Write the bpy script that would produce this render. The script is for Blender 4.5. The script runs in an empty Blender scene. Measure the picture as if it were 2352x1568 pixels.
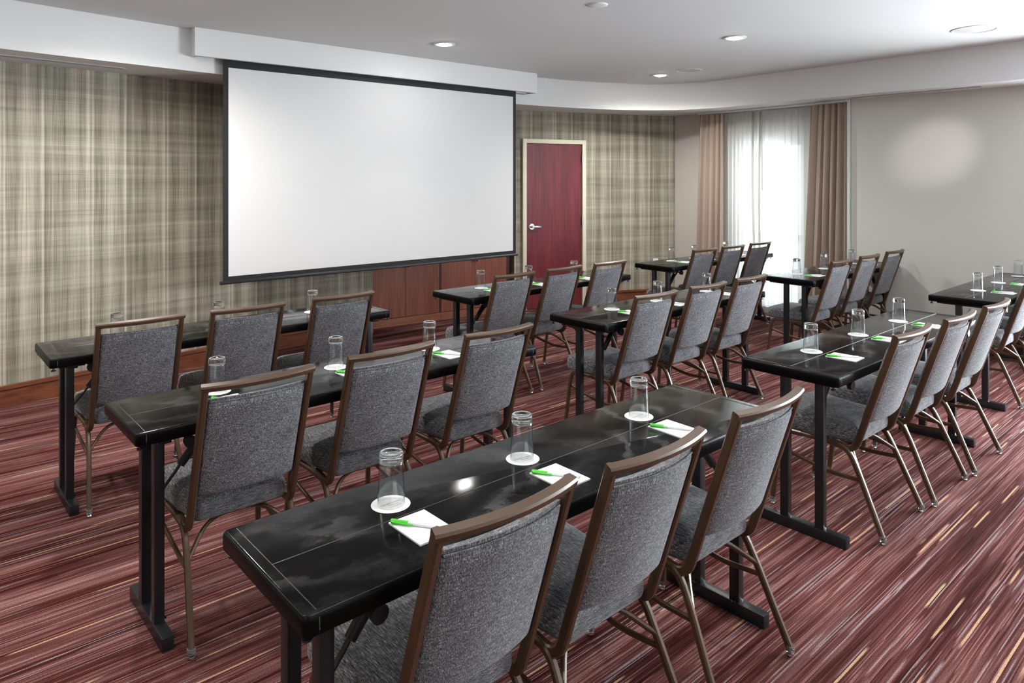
import bpy, bmesh, math, random
from mathutils import Vector, Matrix
PI = math.pi
random.seed(4)
S = bpy.context.scene
C = S.collection

# ------------------------------------------------------------------ camera, world, big lights
# World frame: +X runs along the tables, +Y towards the screen wall, camera above the origin.
TH, HC, F_PX, HOR = 0.7234, 1.609, 1609.2, 408.7
cam = bpy.data.objects.new('camera', bpy.data.cameras.new('camera'))
C.objects.link(cam)
cam.location = (0, 0, HC)
cam.rotation_euler = (PI/2, 0, -TH)
cam.data.sensor_width = 36.0
cam.data.lens = 36.0*F_PX/2352
cam.data.shift_y = -(784-HOR)/2352
cam.data.clip_start = 0.05
S.camera = cam

S.view_settings.view_transform = 'Standard'
S.view_settings.look = 'None'
S.view_settings.gamma = 1.0
S.view_settings.use_curve_mapping = False
S.view_settings.exposure = 1.66
S.cycles.max_bounces = 10
S.cycles.diffuse_bounces = 4
S.cycles.glossy_bounces = 4
S.cycles.transmission_bounces = 10
S.cycles.transparent_max_bounces = 16
S.cycles.caustics_reflective = False
S.cycles.caustics_refractive = False
S.cycles.sample_clamp_indirect = 4.0
S.cycles.sample_clamp_direct = 30.0

W = bpy.data.worlds.new('world'); S.world = W; W.use_nodes = True
W.node_tree.nodes['Background'].inputs[0].default_value = (0.86, 0.95, 1.0, 1)
W.node_tree.nodes['Background'].inputs[1].default_value = .6

def area_light(name, loc, rot, sx, sy, power, col=(1, 1, 1), spread=180):
    l = bpy.data.lights.new(name, 'AREA'); l.shape = 'RECTANGLE'; l.size = sx; l.size_y = sy
    l.energy = power; l.color = col; l.spread = math.radians(spread)
    o = bpy.data.objects.new(name, l); C.objects.link(o); o.location = loc; o.rotation_euler = rot
    return o
# daylight through side and right windows, added fill through an unseen back window (lights stand outside the glass)
COOL = (0.86, 0.94, 1.0)
area_light('daylight_window_side', (8.25, 4.11, 1.15), (0, PI/2, 0), 1.9, 1.1, 13, COOL)
area_light('daylight_window_right', (7.95, -0.55, 1.30), (0, PI/2, 0), 2.0, 2.6, 270, COOL)
area_light('fill_light_back', (3.2, -2.75, 1.35), (-PI/2, 0, 0), 4.2, 1.9, 540, (1.0, 0.97, 0.93))

# ------------------------------------------------------------------ helpers
def mat(name):
    m = bpy.data.materials.new(name); m.use_nodes = True
    nt = m.node_tree; b = nt.nodes['Principled BSDF']
    return m, nt, b
def N(nt, t, **kw):
    n = nt.nodes.new(t)
    for k, v in kw.items():
        if k.startswith('i_'):
            key = k[2:]
            key = int(key) if key.isdigit() else key.replace('_', ' ')
            n.inputs[key].default_value = v
        else: setattr(n, k, v)
    return n
def L(nt, a, b): nt.links.new(a, b)
def ramp(nt, fac, stops, interp='LINEAR'):
    r = nt.nodes.new('ShaderNodeValToRGB'); r.color_ramp.interpolation = interp
    e = r.color_ramp.elements
    while len(e) > 1: e.remove(e[-1])
    for i, (p, c) in enumerate(stops):
        if not isinstance(c, (tuple, list)): c = (c, c, c)
        k = e[0] if i == 0 else e.new(p)
        k.position = p; k.color = (*c[:3], 1)
    if fac is not None: L(nt, fac, r.inputs[0])
    return r
def noise(nt, vec, scale, detail=2, rough=.5, sc=None, dim='3D'):
    if sc is not None:
        mp = N(nt, 'ShaderNodeMapping'); L(nt, vec, mp.inputs[0]); mp.inputs['Scale'].default_value = sc; vec = mp.outputs[0]
    n = N(nt, 'ShaderNodeTexNoise', noise_dimensions=dim); L(nt, vec, n.inputs['Vector'])
    n.inputs['Scale'].default_value = scale; n.inputs['Detail'].default_value = detail; n.inputs['Roughness'].default_value = rough
    return n.outputs[0]
def mth(nt, op, a, b=None, c=None, clamp=False):
    n = N(nt, 'ShaderNodeMath', operation=op, use_clamp=clamp)
    for i, v in enumerate((a, b, c)):
        if v is None: continue
        if isinstance(v, (int, float)): n.inputs[i].default_value = v
        else: L(nt, v, n.inputs[i])
    return n.outputs[0]
def mixc(nt, fac, a, b, blend='MIX'):
    n = N(nt, 'ShaderNodeMix', data_type='RGBA', blend_type=blend)
    for i, v in ((0, fac), (6, a), (7, b)):
        if isinstance(v, (int, float)): n.inputs[i].default_value = v
        elif isinstance(v, (tuple, list)): n.inputs[i].default_value = (*v[:3], 1)
        else: L(nt, v, n.inputs[i])
    return n.outputs[2]
def bump(nt, b, h, strength, dist=.001):
    n = N(nt, 'ShaderNodeBump'); n.inputs['Strength'].default_value = strength; n.inputs['Distance'].default_value = dist
    L(nt, h, n.inputs['Height']); L(nt, n.outputs[0], b.inputs['Normal'])
def simple(name, col, rough=.5, metal=0., spec=.5, coat=0.):
    m, nt, b = mat(name)
    b.inputs['Base Color'].default_value = (*col, 1); b.inputs['Roughness'].default_value = rough
    b.inputs['Metallic'].default_value = metal; b.inputs['Specular IOR Level'].default_value = spec
    b.inputs['Coat Weight'].default_value = coat
    return m
def emit(name, col, st):
    m, nt, b = mat(name)
    b.inputs['Base Color'].default_value = (0, 0, 0, 1)
    b.inputs['Emission Color'].default_value = (*col, 1); b.inputs['Emission Strength'].default_value = st
    return m
def objv(nt): return N(nt, 'ShaderNodeTexCoord').outputs['Object']
def uvv(nt): return N(nt, 'ShaderNodeTexCoord').outputs['UV']

# ------------------------------------------------------------------ materials
M = {}
def m_carpet():
    m, nt, b = mat('striped_carpet'); v = objv(nt)
    sep = N(nt, 'ShaderNodeSeparateXYZ'); L(nt, v, sep.inputs[0]); x, y = sep.outputs[0], sep.outputs[1]
    # woven rows of yarn 5 mm wide, each dyed in its own run of dashes along the room
    wob = mth(nt, 'MULTIPLY', noise(nt, v, 2.5, 1, .5), .006)
    row = mth(nt, 'FLOOR', mth(nt, 'MULTIPLY', mth(nt, 'ADD', y, wob), 250))
    row2 = mth(nt, 'FLOOR', mth(nt, 'MULTIPLY', mth(nt, 'ADD', y, wob), 125))
    def rowvec(rw, fx, seed):
        wn = N(nt, 'ShaderNodeTexWhiteNoise', noise_dimensions='1D'); L(nt, mth(nt, 'ADD', rw, seed), wn.inputs['W'])
        c = N(nt, 'ShaderNodeCombineXYZ'); L(nt, mth(nt, 'ADD', mth(nt, 'MULTIPLY', x, fx), mth(nt, 'MULTIPLY', wn.outputs[0], 60)), c.inputs[0])
        L(nt, mth(nt, 'MULTIPLY', rw, 7.31), c.inputs[1]); return c.outputs[0]
    broad = noise(nt, v, 1, 3, .6, (.45, 7.5, 1))
    mid = noise(nt, v, 1, 2, .6, (.8, 30, 1))
    rn = noise(nt, rowvec(row, 1.6, .5), 1, 2, .5)
    s = mth(nt, 'ADD', mth(nt, 'MULTIPLY', broad, .40), mth(nt, 'ADD', mth(nt, 'MULTIPLY', mid, .24), mth(nt, 'MULTIPLY', rn, .36)))
    col = ramp(nt, s, [(.39, (.022, .0036, .0036)), (.46, (.052, .0135, .0125)), (.525, (.098, .037, .0345)), (.61, (.195, .100, .093))]).outputs[0]
    def dash(rw, fx, seed, lo, hi): return ramp(nt, noise(nt, rowvec(rw, fx, seed), 1, 0, .4), [(lo, 0.), (hi, 1.)]).outputs[0]
    col = mixc(nt, mth(nt, 'MULTIPLY', dash(row, 1.8, 31.5, .64, .68), .55), col, (.27, .125, .115))
    col = mixc(nt, mth(nt, 'MULTIPLY', dash(row, 1.2, 77.5, .69, .72), .65), col, (.26, .22, .235))
    col = mixc(nt, mth(nt, 'MULTIPLY', dash(row2, 1.5, 11.5, .80, .815), .75), col, (.42, .30, .185))
    col = mixc(nt, mth(nt, 'MULTIPLY', dash(row2, 1.0, 5.5, .745, .76), .75), col, (.45, .29, .18))
    speck = noise(nt, v, 230, 2, .7)
    col = mixc(nt, 1.0, col, ramp(nt, speck, [(.3, .60), (.7, 1.70)]).outputs[0], 'MULTIPLY')
    L(nt, col, b.inputs['Base Color']); b.inputs['Roughness'].default_value = 1
    b.inputs['Specular IOR Level'].default_value = .06
    bump(nt, b, speck, .4, .003)
    return m
M['carpet'] = m_carpet()

def m_tweed(name, sc_a, sc_b):
    m, nt, b = mat(name); v = objv(nt)
    a = noise(nt, v, 1, 2, .6, sc_a)
    c = noise(nt, v, 1, 2, .6, sc_b)
    d = noise(nt, v, 700, 1, .5)
    s = mth(nt, 'ADD', mth(nt, 'MULTIPLY', a, .62), mth(nt, 'ADD', mth(nt, 'MULTIPLY', c, .30), mth(nt, 'MULTIPLY', noise(nt, v, 14, 2, .5), .08)))
    r = ramp(nt, s, [(.37, (.016, .016, .020)), (.46, (.072, .072, .081)), (.54, (.165, .166, .180)), (.65, (.50, .50, .52))])
    L(nt, r.outputs[0], b.inputs['Base Color']); b.inputs['Roughness'].default_value = .9
    b.inputs['Specular IOR Level'].default_value = .2; b.inputs['Sheen Weight'].default_value = .15
    bump(nt, b, s, .4, .002)
    return m
M['tweed_back'] = m_tweed('grey_tweed_back', (620, 620, 40), (55, 55, 700))
M['tweed_seat'] = m_tweed('grey_tweed_seat', (620, 40, 400), (55, 700, 400))
M['tweed_piping'] = M['tweed_back']

def m_bronze():
    m, nt, b = mat('bronze_powder_coat'); v = objv(nt)
    n = noise(nt, v, 900, 1, .5)
    L(nt, ramp(nt, n, [(.3, (.054, .028, .0145)), (.7, (.090, .047, .0245))]).outputs[0], b.inputs['Base Color'])
    b.inputs['Metallic'].default_value = .15; b.inputs['Roughness'].default_value = .38
    b.inputs['Coat Weight'].default_value = .3; b.inputs['Coat Roughness'].default_value = .2
    return m
M['bronze'] = m_bronze()
M['black_metal'] = simple('black_satin_metal', (.010, .011, .014), .32, .1, .6)
M['black_plastic'] = simple('black_plastic', (.012, .013, .016), .45)
M['chrome'] = simple('chrome', (.75, .75, .77), .12, 1.)
M['steel'] = simple('brushed_steel', (.55, .56, .58), .3, 1.)

def m_clear():
    m, nt, b = mat('clear_plastic')
    b.inputs['Base Color'].default_value = (.85, .87, .88, 1); b.inputs['Roughness'].default_value = .1
    b.inputs['Transmission Weight'].default_value = .85; b.inputs['IOR'].default_value = 1.4
    return m
M['clear'] = m_clear()
def m_glass():
    m, nt, b = mat('tumbler_glass_base')
    b.inputs['Base Color'].default_value = (.97, .99, 1, 1); b.inputs['Roughness'].default_value = 0
    b.inputs['Transmission Weight'].default_value = 1; b.inputs['IOR'].default_value = 1.48
    return m
def m_thin():
    m, nt, b = mat('tumbler_glass_wall')
    lw = N(nt, 'ShaderNodeLayerWeight'); lw.inputs['Blend'].default_value = .5
    t = N(nt, 'ShaderNodeBsdfTransparent'); L(nt, ramp(nt, lw.outputs['Facing'], [(0, (.985, .99, .992)), (.7, (.95, .97, .98)), (.96, (.60, .68, .73))]).outputs[0], t.inputs[0])
    g = N(nt, 'ShaderNodeBsdfGlossy'); g.inputs['Roughness'].default_value = .12
    x = N(nt, 'ShaderNodeMixShader'); L(nt, ramp(nt, lw.outputs['Facing'], [(0, .05), (.5, .11), (.78, .28), (1, .9)]).outputs[0], x.inputs[0])
    L(nt, t.outputs[0], x.inputs[1]); L(nt, g.outputs[0], x.inputs[2]); L(nt, x.outputs[0], nt.nodes['Material Output'].inputs[0]); return m
M['glass_wall'] = m_thin()
M['glass'] = m_glass()
def m_pane():
    m, nt, b = mat('window_glass')
    t = N(nt, 'ShaderNodeBsdfTransparent'); g = N(nt, 'ShaderNodeBsdfGlossy'); g.inputs['Roughness'].default_value = .02
    x = N(nt, 'ShaderNodeMixShader'); x.inputs[0].default_value = .06
    L(nt, t.outputs[0], x.inputs[1]); L(nt, g.outputs[0], x.inputs[2])
    L(nt, x.outputs[0], nt.nodes['Material Output'].inputs[0]); return m
M['pane'] = m_pane()

def m_top():
    m, nt, b = mat('black_vinyl_tabletop'); v = objv(nt)
    # broad curved scuffs of wiped polish
    warp = noise(nt, v, 2.2, 2, .5)
    wv = N(nt, 'ShaderNodeTexWave', wave_type='RINGS', rings_direction='SPHERICAL'); 
    mp = N(nt, 'ShaderNodeMapping'); L(nt, v, mp.inputs[0]); mp.inputs['Location'].default_value = (-.35, .12, 0); mp.inputs['Scale'].default_value = (1, 1.6, 1)
    L(nt, mp.outputs[0], wv.inputs['Vector']); wv.inputs['Scale'].default_value = 2.6; wv.inputs['Distortion'].default_value = 7; wv.inputs['Detail'].default_value = 6; wv.inputs['Detail Scale'].default_value = 1.3; wv.inputs['Detail Roughness'].default_value = .62
    patch = ramp(nt, noise(nt, v, 3.6, 5, .68), [(.38, 0.), (.68, 1.)]).outputs[0]
    sw = mth(nt, 'MULTIPLY', ramp(nt, wv.outputs[0], [(.2, .12), (1., 1.)]).outputs[0], patch)
    grain = noise(nt, v, 160, 3, .7)
    sg = N(nt, 'ShaderNodeSeparateXYZ'); L(nt, N(nt, 'ShaderNodeNewGeometry').outputs['True Normal'], sg.inputs[0])
    flat = mth(nt, 'GREATER_THAN', sg.outputs[2], .97)
    sw2 = mth(nt, 'MULTIPLY', mth(nt, 'MULTIPLY', sw, flat), mth(nt, 'ADD', .45, grain))
    arcs = mth(nt, 'MULTIPLY', mth(nt, 'MULTIPLY', ramp(nt, wv.outputs[0], [(.80, 0.), (.97, 1.)]).outputs[0], ramp(nt, noise(nt, v, 4.3, 2, .5), [(.50, 0.), (.66, 1.)]).outputs[0]), flat)
    L(nt, mixc(nt, mth(nt, 'ADD', mth(nt, 'MULTIPLY', sw2, .42), mth(nt, 'MULTIPLY', arcs, .5), clamp=True), (.0030, .0030, .0033), (.075, .075, .077)), b.inputs['Base Color'])
    L(nt, mth(nt, 'ADD', mth(nt, 'ADD', .34, mth(nt, 'MULTIPLY', flat, -.26)), mth(nt, 'MULTIPLY', sw2, .16)), b.inputs['Roughness'])
    b.inputs['IOR'].default_value = 1.19
    h = mth(nt, 'ADD', mth(nt, 'MULTIPLY', noise(nt, v, 420, 1, .5), .05), mth(nt, 'MULTIPLY', mth(nt, 'MULTIPLY', noise(nt, v, 6, 1, .4), .5), flat))
    bump(nt, b, h, .2, .004)
    return m
M['top'] = m_top()
M['seam'] = simple('black_vinyl_seam', (.03, .03, .031), .3, 0, .5)
M['paper'] = simple('white_paper', (.83, .84, .87), .7)
M['coaster'] = simple('white_card', (.80, .80, .79), .75)
M['ink'] = simple('grey_ink', (.11, .12, .16), .7)
M['ink_pale'] = simple('pale_grey_ink', (.42, .43, .46), .7)
M['green'] = simple('lime_green_plastic', (.085, .62, .045), .3)
M['white_plastic'] = simple('white_plastic', (.80, .82, .82), .3)

def m_wallpaper():
    m, nt, b = mat('plaid_wallpaper'); uv = uvv(nt)
    sep = N(nt, 'ShaderNodeSeparateXYZ'); L(nt, uv, sep.inputs[0]); u, w = sep.outputs[0], sep.outputs[1]
    pu = mth(nt, 'FRACT', mth(nt, 'ADD', mth(nt, 'DIVIDE', u, .565), .36))
    vb = ramp(nt, pu, [(0, .50), (.03, .36), (.10, .42), (.14, .30), (.20, .52), (.26, .60), (.33, .46), (.38, .50), (.43, .78), (.455, .36), (.475, .80), (.50, .40), (.58, .34), (.64, .50), (.69, .66), (.76, .56), (.83, .38), (.87, .46), (.885, .74), (.90, .72), (.915, .30), (.96, .34), (1, .50)]).outputs[0]
    pv = mth(nt, 'FRACT', mth(nt, 'ADD', mth(nt, 'DIVIDE', w, .62), .17))
    hb = ramp(nt, pv, [(0, .42), (.06, .60), (.12, .48), (.15, .70), (.18, .52), (.30, .44), (.36, .34), (.42, .52), (.50, .62), (.55, .40), (.60, .50), (.66, .36), (.72, .30), (.80, .50), (.86, .58), (.90, .68), (.94, .48), (1, .42)]).outputs[0]
    fv = noise(nt, uv, 1, 3, .7, (170, 2.2, 1))
    fv2 = noise(nt, uv, 1, 2, .6, (38, .7, 1))
    fh = noise(nt, uv, 1, 3, .7, (1.6, 130, 1))
    fh2 = noise(nt, uv, 1, 3, .6, (.8, 17, 1))
    blot = noise(nt, uv, 1, 2, .5, (1.8, 3.4, 1))
    def sm(*t):
        r = None
        for x, k in t:
            y = mth(nt, 'MULTIPLY', x, k); r = y if r is None else mth(nt, 'ADD', r, y)
        return r
    s = sm((vb, .56), (hb, .26), (fv, .42), (fv2, .28), (fh, .14), (fh2, .26), (blot, .08))
    s = mth(nt, 'MULTIPLY', s, .50)
    c1 = ramp(nt, s, [(.34, (.075, .068, .046)), (.42, (.180, .168, .128)), (.50, (.325, .306, .248)), (.58, (.48, .455, .378)), (.66, (.68, .65, .555))]).outputs[0]
    thr = ramp(nt, noise(nt, uv, 1, 1, .6, (430, 1.1, 1)), [(.33, .55), (.40, 1.)]).outputs[0]
    thh = ramp(nt, noise(nt, uv, 1, 1, .6, (1.3, 260, 1)), [(.31, .75), (.38, 1.)]).outputs[0]
    c1 = mixc(nt, 1., c1, mixc(nt, 1., thr, thh, 'MULTIPLY'), 'MULTIPLY')
    t = ramp(nt, noise(nt, uv, 1, 1, .5, (3.2, 5.0, 1)), [(.35, (.95, 1.0, .96)), (.5, (1.0, .985, .96)), (.65, (1.08, .97, .96))]).outputs[0]
    L(nt, mixc(nt, .35, c1, mixc(nt, 1., c1, t, 'MULTIPLY')), b.inputs['Base Color'])
    b.inputs['Roughness'].default_value = .75; b.inputs['Specular IOR Level'].default_value = .2
    bump(nt, b, fv, .2, .001)
    return m
M['wallpaper'] = m_wallpaper()

def m_wood(name, dark, light, axis, rough=.4, sc=1.):
    m, nt, b = mat(name); v = objv(nt)
    s = [55*sc, 55*sc, 55*sc]; s[axis] = 2.2
    s2 = [9*sc, 9*sc, 9*sc]; s2[axis] = .8
    n = mth(nt, 'ADD', mth(nt, 'MULTIPLY', noise(nt, v, 1, 3, .6, tuple(s)), .55), mth(nt, 'MULTIPLY', noise(nt, v, 1, 3, .6, tuple(s2)), .45))
    L(nt, ramp(nt, n, [(.36, dark), (.64, light)]).outputs[0], b.inputs['Base Color'])
    b.inputs['Roughness'].default_value = rough; b.inputs['Specular IOR Level'].default_value = .4
    return m
M['door_wood'] = m_wood('red_cherry_door', (.095, .010, .017), (.195, .026, .040), 2, .42)
M['cabinet_wood'] = m_wood('cherry_cabinet', (.175, .057, .038), (.30, .108, .074), 2, .35)
M['plinth_wood'] = m_wood('cherry_plinth', (.20, .070, .040), (.32, .125, .075), 0, .4)
M['base_wood'] = m_wood('cherry_baseboard', (.105, .030, .014), (.235, .080, .036), 0, .38)
M['dark_wood'] = simple('dark_cherry_edge', (.06, .018, .012), .5)
M['cream'] = simple('cream_door_frame', (.70, .66, .52), .45)

def m_paint(name, col, var=.02, rough=.85):
    m, nt, b = mat(name); v = objv(nt)
    n = noise(nt, v, 1.3, 3, .5)
    L(nt, ramp(nt, n, [(.3, tuple(c*(1-var) for c in col)), (.7, tuple(c*(1+var) for c in col))]).outputs[0], b.inputs['Base Color'])
    b.inputs['Roughness'].default_value = rough; b.inputs['Specular IOR Level'].default_value = .2
    bump(nt, b, noise(nt, v, 300, 1, .5), .05, .001)
    return m
M['ceiling'] = m_paint('ceiling_paint', (.66, .675, .675), .01)
M['soffit'] = m_paint('soffit_paint', (.68, .685, .69), .01)
M['wall_beige'] = m_paint('greige_wall_covering', (.58, .57, .53), .02)
M['wall_grey'] = m_paint('taupe_wall_paint', (.50, .47, .44), .02)
M['white_trim'] = simple('white_trim', (.75, .75, .74), .5)
M['vent_dark'] = simple('vent_slot_dark', (.10, .10, .105), .6)
M['vent_grey'] = simple('vent_blade_grey', (.35, .35, .36), .5)
M['screen_white'] = simple('matte_white_screen', (.64, .64, .645), .9, 0, .1)
M['screen_black'] = simple('black_screen_border', (.013, .013, .014), .65, 0, .3)
M['grille'] = simple('speaker_grille', (.55, .55, .56), .7)
M['disc_white'] = simple('white_enamel', (.78, .78, .78), .5)
M['lamp'] = emit('lamp_lens', (1, .97, .93), 70)
M['reflector'] = simple('lamp_reflector', (.9, .9, .9), .15, 1.)

def m_cloth(name, col, transp, transl, weave):
    m, nt, b = mat(name); v = objv(nt)
    n = noise(nt, v, 1, 2, .6, (60, 60, 600)); n2 = noise(nt, v, 1, 2, .6, (500, 500, 30))
    s = mth(nt, 'ADD', mth(nt, 'MULTIPLY', n, .6), mth(nt, 'MULTIPLY', n2, .4))
    c = ramp(nt, s, [(.3, tuple(x*(1-weave) for x in col)), (.7, tuple(min(1, x*(1+weave)) for x in col))]).outputs[0]
    d = N(nt, 'ShaderNodeBsdfDiffuse'); L(nt, c, d.inputs[0])
    t = N(nt, 'ShaderNodeBsdfTranslucent'); L(nt, c, t.inputs[0])
    x = N(nt, 'ShaderNodeMixShader'); x.inputs[0].default_value = transl
    L(nt, d.outputs[0], x.inputs[1]); L(nt, t.outputs[0], x.inputs[2])
    out = x
    if transp:
        tr = N(nt, 'ShaderNodeBsdfTransparent'); y = N(nt, 'ShaderNodeMixShader')
        L(nt, ramp(nt, s, [(.3, min(1, transp*1.25)), (.7, transp*.75)]).outputs[0], y.inputs[0])
        L(nt, x.outputs[0], y.inputs[1]); L(nt, tr.outputs[0], y.inputs[2]); out = y
    L(nt, out.outputs[0], nt.nodes['Material Output'].inputs[0]); return m
M['drape'] = m_cloth('taupe_drape', (.50, .405, .34), 0, .28, .22)
M['sheer'] = m_cloth('white_sheer', (.80, .82, .80), .20, .55, .05)
M['sheer_dark'] = m_cloth('sheer_hem', (.34, .34, .31), .12, .4, .2)
M['lining'] = m_cloth('white_lining', (.82, .84, .82), 0, .3, .02)

# ------------------------------------------------------------------ mesh helpers
def add_box(bm, c, s, rot=None, mi=0, bev=0):
    r = bmesh.ops.create_cube(bm, size=1.0)
    vs = r['verts']
    bmesh.ops.scale(bm, vec=Vector(s), verts=vs)
    if bev:
        es = list({e for v in vs for e in v.link_edges})
        rr = bmesh.ops.bevel(bm, geom=es, offset=bev, segments=2, affect='EDGES', profile=.6)
        vs = list({v for f in rr['faces'] for v in f.verts} | {v for v in vs if v.is_valid})
    if rot is not None: bmesh.ops.rotate(bm, cent=(0, 0, 0), matrix=rot, verts=vs)
    bmesh.ops.translate(bm, vec=Vector(c), verts=vs)
    for f in {f for v in vs for f in v.link_faces}: f.material_index = mi
    return vs
def box2(bm, a, b, mi=0, bev=0):
    return add_box(bm, [(a[i]+b[i])/2 for i in range(3)], [abs(b[i]-a[i]) for i in range(3)], mi=mi, bev=bev)
def add_cyl(bm, p0, p1, r0, r1=None, n=16, mi=0):
    r1 = r0 if r1 is None else r1
    p0, p1 = Vector(p0), Vector(p1); d = p1-p0
    q = d.to_track_quat('Z', 'Y').to_matrix()
    a = [bm.verts.new(p0+q@Vector((r0*math.cos(2*PI*i/n), r0*math.sin(2*PI*i/n), 0))) for i in range(n)]
    b = [bm.verts.new(p1+q@Vector((r1*math.cos(2*PI*i/n), r1*math.sin(2*PI*i/n), 0))) for i in range(n)]
    fs = [bm.faces.new((a[i], a[(i+1) % n], b[(i+1) % n], b[i])) for i in range(n)]
    fs += [bm.faces.new(a[::-1]), bm.faces.new(b)]
    for f in fs: f.material_index = mi
def add_lathe(bm, prof, n=32, mi=0, close=True):
    rings = []
    for r, z in prof:
        if r < 1e-6: rings.append([bm.verts.new((0, 0, z))])
        else: rings.append([bm.verts.new((r*math.cos(2*PI*i/n), r*math.sin(2*PI*i/n), z)) for i in range(n)])
    for a, b in zip(rings, rings[1:]):
        for i in range(n):
            j = (i+1) % n
            if len(a) == 1 and len(b) == 1: continue
            if len(a) == 1: f = bm.faces.new((a[0], b[i], b[j]))
            elif len(b) == 1: f = bm.faces.new((a[i], a[j], b[0]))
            else: f = bm.faces.new((a[i], a[j], b[j], b[i]))
            f.material_index = mi
def fillet(pts, rads, seg=5):
    out = [Vector(pts[0])]
    for i in range(1, len(pts)-1):
        p, a, b = Vector(pts[i]), Vector(pts[i-1]), Vector(pts[i+1])
        r = rads[i] if isinstance(rads, (list, tuple)) else rads
        if not r: out.append(p); continue
        d1 = (a-p).normalized(); d2 = (b-p).normalized()
        r = min(r, (a-p).length*.49, (b-p).length*.49)
        s, e = p+d1*r, p+d2*r
        for k in range(seg+1):
            t = k/seg; out.append(s*(1-t)**2+p*2*t*(1-t)+e*t*t)
    out.append(Vector(pts[-1])); return out
def add_sweep(bm, pts, w, d, nrm=(1, 0, 0), ch=.2, mi=0, mi_cap=None):
    """rectangular tube: w along nrm, d across it, with chamfered corners"""
    pts = [Vector(p) for p in pts]; nrm = Vector(nrm).normalized()
    c = min(w, d)*ch; hw, hd = w/2, d/2
    prof = [(hw-c, hd), (-hw+c, hd), (-hw, hd-c), (-hw, -hd+c), (-hw+c, -hd), (hw-c, -hd), (hw, -hd+c), (hw, hd-c)]
    rings = []
    for i, p in enumerate(pts):
        a = pts[max(i-1, 0)]; b = pts[min(i+1, len(pts)-1)]
        t = (b-a).normalized(); n = (nrm-t*nrm.dot(t)).normalized(); q = t.cross(n).normalized()
        k = 1.
        if 0 < i < len(pts)-1:
            u1 = (p-a).normalized(); cs = max(.5, u1.dot(t)); k = 1/cs
        rings.append([bm.verts.new(p+n*x+q*y*k) for x, y in prof])
    for a, b in zip(rings, rings[1:]):
        for i in range(8):
            bm.faces.new((a[i], a[(i+1) % 8], b[(i+1) % 8], b[i])).material_index = mi
    bm.faces.new(rings[0][::-1]).material_index = mi; bm.faces.new(rings[-1]).material_index = mi
def add_tube(bm, pts, r, n=8, mi=0):
    pts = [Vector(p) for p in pts]; rings = []; up = Vector((0, 0, 1))
    for i, p in enumerate(pts):
        t = (pts[min(i+1, len(pts)-1)]-pts[max(i-1, 0)]).normalized()
        s = t.cross(up)
        if s.length < .01: s = t.cross(Vector((0, 1, 0)))
        s.normalize(); q = t.cross(s)
        rings.append([bm.verts.new(p+s*r*math.cos(2*PI*k/n)+q*r*math.sin(2*PI*k/n)) for k in range(n)])
    for a, b in zip(rings, rings[1:]):
        for i in range(n): bm.faces.new((a[i], a[(i+1) % n], b[(i+1) % n], b[i])).material_index = mi
    bm.faces.new(rings[0][::-1]).material_index = mi; bm.faces.new(rings[-1]).material_index = mi
def obj(name, bm, mats, parent=None, smooth=40, loc=None, rotz=None):
    bmesh.ops.recalc_face_normals(bm, faces=bm.faces[:])
    me = bpy.data.meshes.new(name); bm.to_mesh(me); bm.free()
    for mm in (mats if isinstance(mats, (list, tuple)) else [mats]): me.materials.append(mm)
    if smooth:
        for p in me.polygons: p.use_smooth = True
        me.set_sharp_from_angle(angle=math.radians(smooth))
    o = bpy.data.objects.new(name, me); C.objects.link(o)
    if parent: o.parent = parent
    if loc is not None: o.location = loc
    if rotz is not None: o.rotation_euler = (0, 0, rotz)
    return o
def tag(o, label, cat, group=None, kind=None):
    o['label'] = label; o['category'] = cat
    if group: o['group'] = group
    if kind: o['kind'] = kind
    return o
def struct(o): o['kind'] = 'structure'; return o
def thing(name, label, cat, loc=(0, 0, 0), rotz=0, group=None):
    o = bpy.data.objects.new(name, None); C.objects.link(o); o.empty_display_size = .1
    o.location = loc; o.rotation_euler = (0, 0, rotz)
    return tag(o, label, cat, group)
def kids(o): return [c for c in bpy.data.objects if c.parent == o]
def dup(src, loc, rotz=0, label=None, scale=None):
    def cp(o, par):
        c = o.copy(); C.objects.link(c); c.parent = par
        for ch in kids(o): cp(ch, c)
        return c
    r = cp(src, None); r.location = loc; r.rotation_euler = (0, 0, rotz)
    if scale: r.scale = scale
    if label: r['label'] = label
    return r
def catmull(P, n=10):
    P = [Vector((*p, 0)) for p in P]; P = [P[0]*2-P[1]]+P+[P[-1]*2-P[-2]]; out = []
    for i in range(1, len(P)-2):
        a, b, c, d = P[i-1:i+3]
        for k in range(n):
            t = k/n
            out.append(.5*((2*b)+(c-a)*t+(2*a-5*b+4*c-d)*t*t+(3*b-a-3*c+d)*t**3))
    out.append(P[-2]); return [(p.x, p.y) for p in out]

def ray_dir(px):
    X = (px-1176)/F_PX; c, s = math.cos(TH), math.sin(TH)
    return Vector((X*c+s, -X*s+c))
def hit_poly(px, poly):
    """where the view ray of image column px meets a plan polyline; returns x, y, depth"""
    d = ray_dir(px)
    for a, b in zip(poly, poly[1:]):
        a, b = Vector(a), Vector(b); e = b-a
        den = d.x*e.y-d.y*e.x
        if abs(den) < 1e-9: continue
        t = (a.x*e.y-a.y*e.x)/den; s = (a.x*d.y-a.y*d.x)/den
        if t > 0 and -1e-6 <= s <= 1+1e-6: return d.x*t, d.y*t, t

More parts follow.
